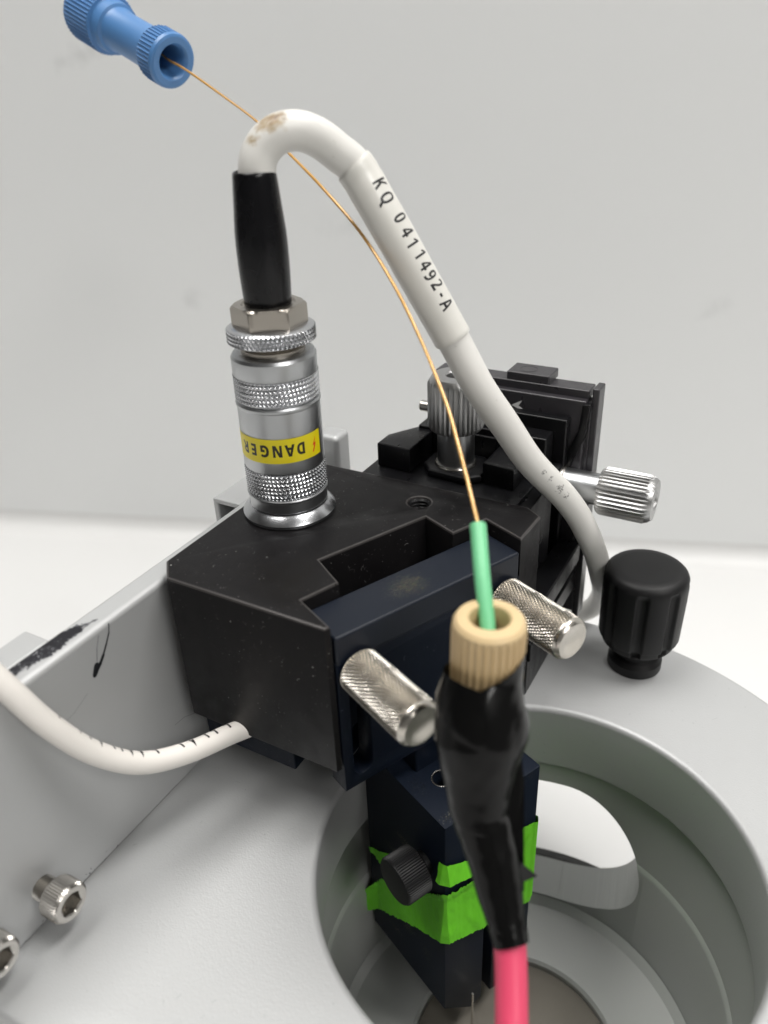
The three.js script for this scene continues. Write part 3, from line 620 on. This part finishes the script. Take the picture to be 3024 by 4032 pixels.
// thumbscrews
{
  const prof = [[0, 0], [3.1, 0], [3.55, 0.35], ...rows(3.72, 0.5, 14.6, 28 * 6), [3.45, 15.15], [3.05, 15.5], [2.2, 15.45], [1.6, 15.25], [0.8, 15.15], [0, 15.1]];
  const g = revolve(prof, 40 * 8, diamonds(40, 1.02, 0.36, 0.6, 14.5), 0.75);
  const t = thing('thumbscrew', 'knurled nickel thumbscrew at left, in front of the black block corner', 'thumbscrew', BC(-9.3, 35.6, 34.4), TURN, 'knurled thumbscrews on the navy bracket');
  const head = part('knurled_head', aim(g, [0, 0, 1], [0, 0, 0.2]), M.knurlNickel, t);
  part('shank', aim(revolve([[1.5, -4], [1.5, 0.4]], 24), [0, 0, 1], [0, 0, 0]), M.steel, t);
  const c = t.clone(); c.name = numbered('thumbscrew'); scene.add(c);
  c.position.set(...BC(20.8, 35.4, 34.4).map((v) => v * MM));
  c.userData = { ...t.userData, label: 'knurled nickel thumbscrew behind the tan nut, beside the black fluted knob' };
}

// ---------------------------------------------------------------- navy holder hanging into the bore, with green tape and a black knob
const HB = [0.85, 24, 43, -54.8]; // b left, b right, c front, bottom
{
  const h = thing('emitter_holder', 'dark navy rectangular holder hanging into the round opening, wrapped in green tape', 'holder', [35.2, -54.5, 6.1], TURN);
  const o = (g) => T(g, -12.4, 62, -31).scale(0.958, 0.958, 0.958);
  const worn = canvasMap(1024, 1024, (x, w, hh) => {
    x.fillStyle = '#121925'; x.fillRect(0, 0, w, hh);
    const patch = (cx, cy, sx, sy, n, a) => { for (let i = 0; i < n; i++) { const g = () => rnd() + rnd() + rnd() - 1.5; x.fillStyle = rnd() < .55 ? `rgba(8,9,12,${0.5 * rnd()})` : `rgba(120,115,95,${a * rnd()})`; x.beginPath(); x.arc(cx + g() * sx, cy + g() * sy, 1 + 4 * rnd(), 0, 7); x.fill(); } };
    patch(300, 180, 110, 60, 900, .5); patch(560, 240, 70, 90, 800, .25); patch(150, 420, 90, 40, 500, .5); patch(760, 560, 120, 60, 500, .15); patch(120, 760, 60, 110, 400, .12);
    for (let i = 0; i < 300; i++) { x.fillStyle = `rgba(150,150,150,${.25 * rnd()})`; x.beginPath(); x.arc(rnd() * w, rnd() * hh, .7 + 1.2 * rnd() * rnd(), 0, 7); x.fill(); }
  });
  withRepeat(worn, 0.026);
  const m = std([1, 1, 1], 0.5, 0, { specularIntensity: 0.22, map: worn, bumpMap: grain, bumpScale: 0.00001 });
  const jaw = (pts) => {
    const g = new THREE.ExtrudeGeometry(new THREE.Shape(pts.map(([b, y]) => new THREE.Vector2(b, y))), { depth: 24.4, bevelEnabled: true, bevelThickness: .25, bevelSize: .25, bevelOffset: -.25, bevelSegments: 2 });
    return boxUV(toCreasedNormals(g.translate(0, 0, 18.35), 0.5));
  };
  const bored = (g) => { const A = new Brush(g), B = new Brush(new THREE.CylinderGeometry(1.75, 1.75, 16, 40).translate(7.6, 0, 34)); A.updateMatrixWorld(); B.updateMatrixWorld(); const ev = new Evaluator(); ev.attributes = ['position', 'normal', 'uv']; ev.useGroups = false; return clean(ev.evaluate(A, B, SUBTRACTION).geometry); };
  part('left_jaw', o(bored(jaw([[HB[0], -0.02], [HB[0], HB[3]], [8.1, -62], [11.1, -61], [11.1, -0.02]]))), m, h);
  part('right_jaw', o(jaw([[13.6, -0.02], [13.6, -61.4], [15.6, -62], [HB[1], -54.8], [HB[1], -0.02]])), m, h);
  part('web', o(box(10.9, 13.8, -34, -0.3, 18.6, 42.6, .1)), m, h);
  part('hole_rim', o(T(revolve([[1.7, -0.2], [1.75, 0.12], [1.95, 0.16], [2.05, 0.05], [2.05, -0.2]], 160, (th, r) => r * (1 + 0.025 * Math.sin(th * 26)), .4), 7.6, 0, 34.0)), M.steel, h);
  // black knurled locking knob, axis along -b
  const k = part('locking_knob', o(aim(revolve([[0, 1.6], [3.9, 1.6], [4.65, 2.0], [4.65, 6.7], [4.3, 7.2], [3.8, 7.3], [0, 7.2]], 60 * 4, ribs(60, 0.2, 1.9, 6.7, 0.5), 0.5), [-1, 0, 0], [HB[0], -14.6, 37.2])), M.blackPlastic, h);
  part('shaft', o(aim(revolve([[2.3, 0], [2.3, 1.8]], 32), [-1, 0, 0], [HB[0], -14.6, 37.2])), M.blackPlastic, k);
}
{ // torn green tape round the holder
  const t = thing('green_tape', 'torn bright green masking tape wrapped around the navy holder', 'tape', [45.7, -28.7, 10.9], TURN);
  const o = (g) => T(g, -12.4, 35, -43).scale(0.958, 0.958, 0.958);
  const jag = (u, a) => a * (N3(u * 9, 3.3, a) + 0.6 * N3(u * 31, 8.1, a * 3));
  // a band in unrolled coordinates: s runs along the left face (c from 13 to 43), then across the front, then back along the right face
  const place = (s, y, off) => {
    if (s < 30) return [HB[0] - off - Math.max(0, (7.5 - s)) * 0.42, y, 13 + s];
    if (s < 30 + 23.15) return [HB[0] + (s - 30), y, HB[2] + off];
    return [HB[1] + off, y, HB[2] - (s - 53.15)];
  };
  const strip = (s0, s1, lo, hi, off, jlo, jhi, n = 70, m = 10) => {
    const pos = [], P = [];
    for (let i = 0; i <= n; i++) {
      const s = lerp(s0, s1, i / n), a = lo(s) + jag(s, jlo), b = hi(s) + jag(s + 50, jhi), row = [];
      for (let j = 0; j <= m; j++) { const y = lerp(a, b, j / m); row.push(place(s + (i === 0 || i === n ? 0.5 * N3(y * 1.3, s, 2) : 0), y, off(s, j / m) + 0.13 * Math.abs(N3(s * .5, y * .33, 9)) + 0.08 * Math.abs(N3(s * 1.1 + y * .8, y * .3, 4)))); }
      P.push(row);
    }
    const tuv = [], tri3 = (...v) => v.forEach((q) => { pos.push(...q); tuv.push((q[0] + q[2]) * MM, q[1] * MM); });
    for (let i = 0; i < n; i++) for (let j = 0; j < m; j++) { tri3(P[i][j], P[i + 1][j], P[i][j + 1]); tri3(P[i][j + 1], P[i + 1][j], P[i + 1][j + 1]); }
    const g = new THREE.BufferGeometry(); g.setAttribute('position', new THREE.Float32BufferAttribute(pos, 3)); g.setAttribute('uv', new THREE.Float32BufferAttribute(tuv, 2));
    return toCreasedNormals(g, 0.7);
  };
  const piece = (pts) => (s) => { for (let i = 0; i + 1 < pts.length; i++) if (s <= pts[i + 1][0]) return lerp(pts[i][1], pts[i + 1][1], (s - pts[i][0]) / (pts[i + 1][0] - pts[i][0])); return pts[pts.length - 1][1]; };
  // left flap with the flared end, and front
  const lo = piece([[1.5, -55.4], [3, -52.6], [8, -47.0], [15, -41.2], [22, -35.8], [30, -31.2], [38, -34.8], [42, -36.6], [54, -39.8], [62, -38]]);
  const hi = piece([[1.5, -53.6], [2.2, -49], [5, -42.2], [9.8, -34.6], [14, -32], [20, -28], [26, -21.5], [30, -17.5], [36, -18.5], [46, -18.5], [54, -16], [62, -15]]);
  part('band', o(strip(1.5, 62, lo, hi, (s, v) => 0.16 + 1.0 * (1 - v) ** 2 * Math.max(0, Math.sin((Math.min(44, Math.max(4, s)) - 4) / 40 * Math.PI)) + 0.35 * Math.max(0, N3(s * .35, v * 2.2, 6)) + (v > .88 ? 0.25 : 0), 0.5, 0.7, 220, 24)), M.tape, t);
  part('upper_strip', o(strip(28.6, 40, piece([[28, -14.2], [30, -14.2], [40, -17]]), piece([[28, -9.6], [30, -9.3], [40, -14.4]]), (s, v) => 0.32 + 0.9 * (1 - v), 0.2, 0.2, 40, 6)), M.tape, t);
  part('right_strip', o(strip(47, 61, piece([[47, -38], [61, -36]]), piece([[47, -13.2], [54, -14.6], [61, -16]]), (s, v) => 0.34 + 0.25 * (s > 52 ? 1 : 0), 0.2, 0.35, 40, 10)), M.tape, t);
  part('torn_tab', o(strip(6.2, 13, piece([[6, -29], [9, -31], [10, -30.2], [13, -27]]), piece([[6, -28], [8, -27.6], [13, -23.8]]), () => 0.3, 0.5, 0.35, 30, 5)), M.tape, t);
}
{ // emitter needle under the holder
  const n = thing('emitter_needle', 'thin glass needle tip pointing down below the navy holder', 'needle', [44.8, -54.6, 16.2]);
  part('tip', sweep([[0, 8, 0], [0, 0, 0], [0.4, -3.4, 0.8]], (t) => 0.24, 20, 10), M.steel, n);
}

// ---------------------------------------------------------------- tan nut, tape joint, pink cable, green sleeve, capillary, blue union
{
  const at = [49.7, 46.2, 27.4], dir = [0.015, 1, -0.02];
  const nut = thing('finger_nut', 'tan plastic ribbed finger nut standing in the black tape, green sleeve in its bore', 'nut', at);
  part('body', aim(revolve([[0, -3.2], [3.9, -3.2], [4.4, -2.4], [4.6, -1.2], [4.7, 0.2], [4.72, 7.6], [4.55, 8.6], [4.15, 9.15], [3.3, 9.4], [2.75, 9.35], [2.55, 9.1], [2.45, 3.5], [0, 3.3]], 30 * 8, ribs(30, 0.38, -3.3, 7.9, 0.5), 0.5), dir, [0, 0, 0]), M.tan, nut);
  const J = [[49.6, 54.0, 27.1], [49.6, 50.6, 27.2], [49.6, 47.2, 28.2], [50.0, 43.6, 30.3], [50.7, 39.9, 31.8], [51.4, 36.1, 33.2], [52.0, 33.2, 34.5], [52.7, 30.7, 35.7], [53.9, 28.7, 36.6], [55.4, 26.3, 37.7], [57.2, 23.0, 39.5], [58.9, 20.4, 41.4], [60.3, 18.6, 42.9]];
  const W = [4.95, 4.95, 5.05, 5.65, 5.75, 4.95, 4.2, 3.7, 3.5, 3.35, 3.0, 2.45, 2.25];
  const joint = thing('tape_joint', 'glossy black tape wound in a tapering funnel below the tan nut', 'tape', [50, 46, 29]);
  const o = (g) => T(g, -50, -46, -29);
  { // tape wound into a cone: the upper edge dips to a point in front of the nut, and the layers overlap in a spiral
    const curve = new THREE.CatmullRomCurve3(J.map(V), false, 'centripetal'), n = 170, k = 96, P = [], pos = [];
    const S = [...Array(201).keys()].map((i) => curve.getPoint(i / 200)), toCam = new THREE.Vector3(28, 60, 75).normalize();
    for (let j = 0; j <= k; j++) {
      const d = (j / k - 0.5) * 2 * Math.PI, col = []; // 0 faces the camera side, positive is left
      const t0 = lerp(0.1975, d > 0 ? 0.072 : 0.168, Math.sin(Math.min(Math.abs(d), 1.57))) + 0.004 * N3(d * 3, 5, 1);
      for (let i = 0; i <= n; i++) {
        const t = lerp(t0, 1, i / n), q = curve.getPoint(t), tan = curve.getTangent(t), u = t * (W.length - 1), m = Math.min(W.length - 2, Math.floor(u));
        const e1 = toCam.clone().addScaledVector(tan, -toCam.dot(tan)).normalize(), e2 = new THREE.Vector3().crossVectors(e1, tan).negate();
        const sp = (d / (2 * Math.PI) - t * 3.1 + 9) % 1, lay = 0.02 * Math.min(1, (1 - sp) * 1.15) * (sp < 0.03 ? sp / 0.03 : 1);
        const c = Math.cos(d), z = Math.sin(d), low = Math.max(0, (t - 0.707) / 0.293);
        const wr = 0.02 * N3(t * 6, c * 1.3, z * 1.3) + 0.014 * N3(t * 19, c * 2.2 + 4, z * 2.2) + 0.035 * low * Math.max(0, N3(t * 26, c * 1.1, z * 1.1 + 3)) + 0.018 * N3(d * 2.5 + t * 14, t * 5, 7);
        const flap = d > 0.9 && d < 2.3 ? 0.13 * Math.sin((d - 0.9) / 1.4 * Math.PI) * Math.exp(-(((t - 0.3) / 0.065) ** 2)) : 0;
        const R = lerp(W[m], W[m + 1], u - m) * (1 + lay - 0.015 + wr * Math.min(1, (t - t0) * 14) + flap);
        col.push(q.clone().addScaledVector(e1, R * c).addScaledVector(e2, -R * z));
      }
      P.push(col);
    }
    for (let j = 0; j < k; j++) for (let i = 0; i < n; i++) for (const [a, b] of [[j, i], [j, i + 1], [j + 1, i], [j + 1, i], [j, i + 1], [j + 1, i + 1]]) pos.push(...P[a][b].toArray());
    const g = new THREE.BufferGeometry(); g.setAttribute('position', new THREE.Float32BufferAttribute(pos, 3));
    part('wrap', o(toCreasedNormals(g, 0.9)), M.blackTape, joint);
  }
  const sheet = (pts, th = 0.18) => { // folded tape: a fan of triangles with thickness
    const p = pts.map(V), n = new THREE.Vector3().crossVectors(p[1].clone().sub(p[0]), p[2].clone().sub(p[0])).normalize().multiplyScalar(th / 2), pos = [];
    const A = p.map((q) => q.clone().add(n)), B = p.map((q) => q.clone().sub(n)), t3 = (a, b, c) => pos.push(...a.toArray(), ...b.toArray(), ...c.toArray());
    for (let i = 1; i + 1 < p.length; i++) { t3(A[0], A[i], A[i + 1]); t3(B[0], B[i + 1], B[i]); }
    for (let i = 0; i < p.length; i++) { const k = (i + 1) % p.length; t3(A[i], B[i], A[k]); t3(A[k], B[i], B[k]); }
    const g = new THREE.BufferGeometry(); g.setAttribute('position', new THREE.Float32BufferAttribute(pos, 3)); g.computeVertexNormals(); return g;
  };
  part('tape_flap', o(sheet(FLAPS[3])), M.blackTape, joint);
  part('tape_spike', o(sheet(FLAPS[2])), M.blackTape, joint);
  const pk = thing('cable', 'pink insulated cable leaving the black tape towards the lower edge', 'cable', [60, 18, 43]);
  part('sheath', T(sweep([[57.5, 23.4, 39.2], [59, 20.6, 41.2], [60.4, 17.5, 43.4], [62.8, 12.4, 48.7], [64.2, 9.6, 52.4], [65.5, 7, 56]], 2.05, 60, 32), -60, -18, -43), M.pink, pk);
  const gs = thing('tubing_sleeve', 'mint green tubing sleeve rising from the tan nut', 'tubing', [49.8, 50, 28]);
  part('tube', T(sweep([[50.1, 50, 28.4], [49.6, 52.6, 27.0], [47, 57.1, 22.8], [43.7, 61.6, 16.8]], (t) => lerp(0.98, 1.12, t), 40, 24), -49.8, -50, -28), M.mint, gs);
  const cp = thing('capillary', 'hair-thin amber capillary bowing from the blue union to the green sleeve', 'capillary', [-10, 100, -22]);
  part('fibre', T(sweep([[-60, 118.6, -50], [-57.1, 117.5, -48.6], [-50.8, 115.8, -45.8], [-36.7, 110.8, -40.0], [-19.2, 106.2, -28.6], [-8.6, 102.3, -21.6], [2.0, 97.7, -15.4], [11.5, 92.1, -10.7], [19.6, 85.9, -6.0], [25.9, 79.9, -1.8], [30.9, 75.2, 2.4], [34.2, 71.8, 5.4], [37.0, 68.6, 8.5], [39.7, 65.5, 11.6], [42.0, 63.1, 14.5], [43.7, 61.6, 16.8], [45, 60, 19]], 0.27, 300, 14), 10, -100, 22), M.amber, cp);
  // blue union: two ribbed heads on a waist
  const F = V([-54.4, 117, -47.1]), ax = V(UNION_DIR).normalize();
  const un = thing('union_fitting', 'blue plastic tube union with two ribbed ends at top left', 'tube fitting', [F.x, F.y, F.z]);
  const prof = [[0, -9], [2.6, -9], [3.0, -1.2], [3.35, -0.3], [3.7, 0], [4.9, 0.02], [5.35, 0.3], [5.55, 1.0], [5.6, 1.6], [5.6, 5.4], [5.2, 6.0], [4.5, 6.3], [4.35, 7], [4.3, 19.3], [4.6, 20.4], [5.2, 20.8], [5.35, 23.4], [5.5, 23.6], [6.1, 23.7], [6.35, 24.1], [6.35, 33], [6.0, 33.6], [0, 33.6]];
  const inner = prof.map(([r, y], i) => (i < 4 ? [r, -y] : [r, y])); // bore goes inwards
  const rb = (th, r, y, i) => (i >= 8 && i <= 9 ? ribs(44, 0.3)(th, r, 0) : i >= 19 && i <= 20 ? ribs(48, 0.3)(th, r, 0) : r);
  part('body', aim(revolve(inner, 48 * 6, rb, 0.5), ax.toArray(), [0, 0, 0]), M.blue, un);
}

// ---------------------------------------------------------------- fluted black knob on the plate
{
  const k = thing('fluted_knob', 'black fluted plastic knob screwed onto the grey plate at right', 'knob', [57.3, 0, -40.4]);
  const flute = (th, r, y, i) => { if (i < 3 || y > 23.2) return r; const t = ((th / (2 * Math.PI)) * 8 + 0.3) % 1, d = Math.abs(t - 0.5); return d < 0.17 ? r - 0.85 * Math.sqrt(Math.max(0, 1 - (d / 0.17) ** 2)) * Math.min(1, (23.2 - y) / 1.2) : r; };
  part('grip', revolve([[0, 6.6], [5.5, 6.6], [7.2, 6.7], [7.4, 7], [7.4, 8.2], [8.1, 8.5], [8.25, 9], [8.35, 14], [8.45, 19], [8.45, 21.5], [8.45, 22], [8.42, 22.6], [8.3, 23.2], [8.0, 23.9], [7.5, 24.4], [6.8, 24.75], [5.5, 24.9], [0, 24.95]], 240, flute, 0.7), M.blackPlastic, k);
  part('stem', revolve([[5.5, 0.02], [5.6, 0.3], [5.6, 2.2], [5.0, 3.2], [4.4, 3.6], [4.4, 7]], 64, null, 0.4), M.blackPlastic, k);
}

renderer.render(scene, camera);
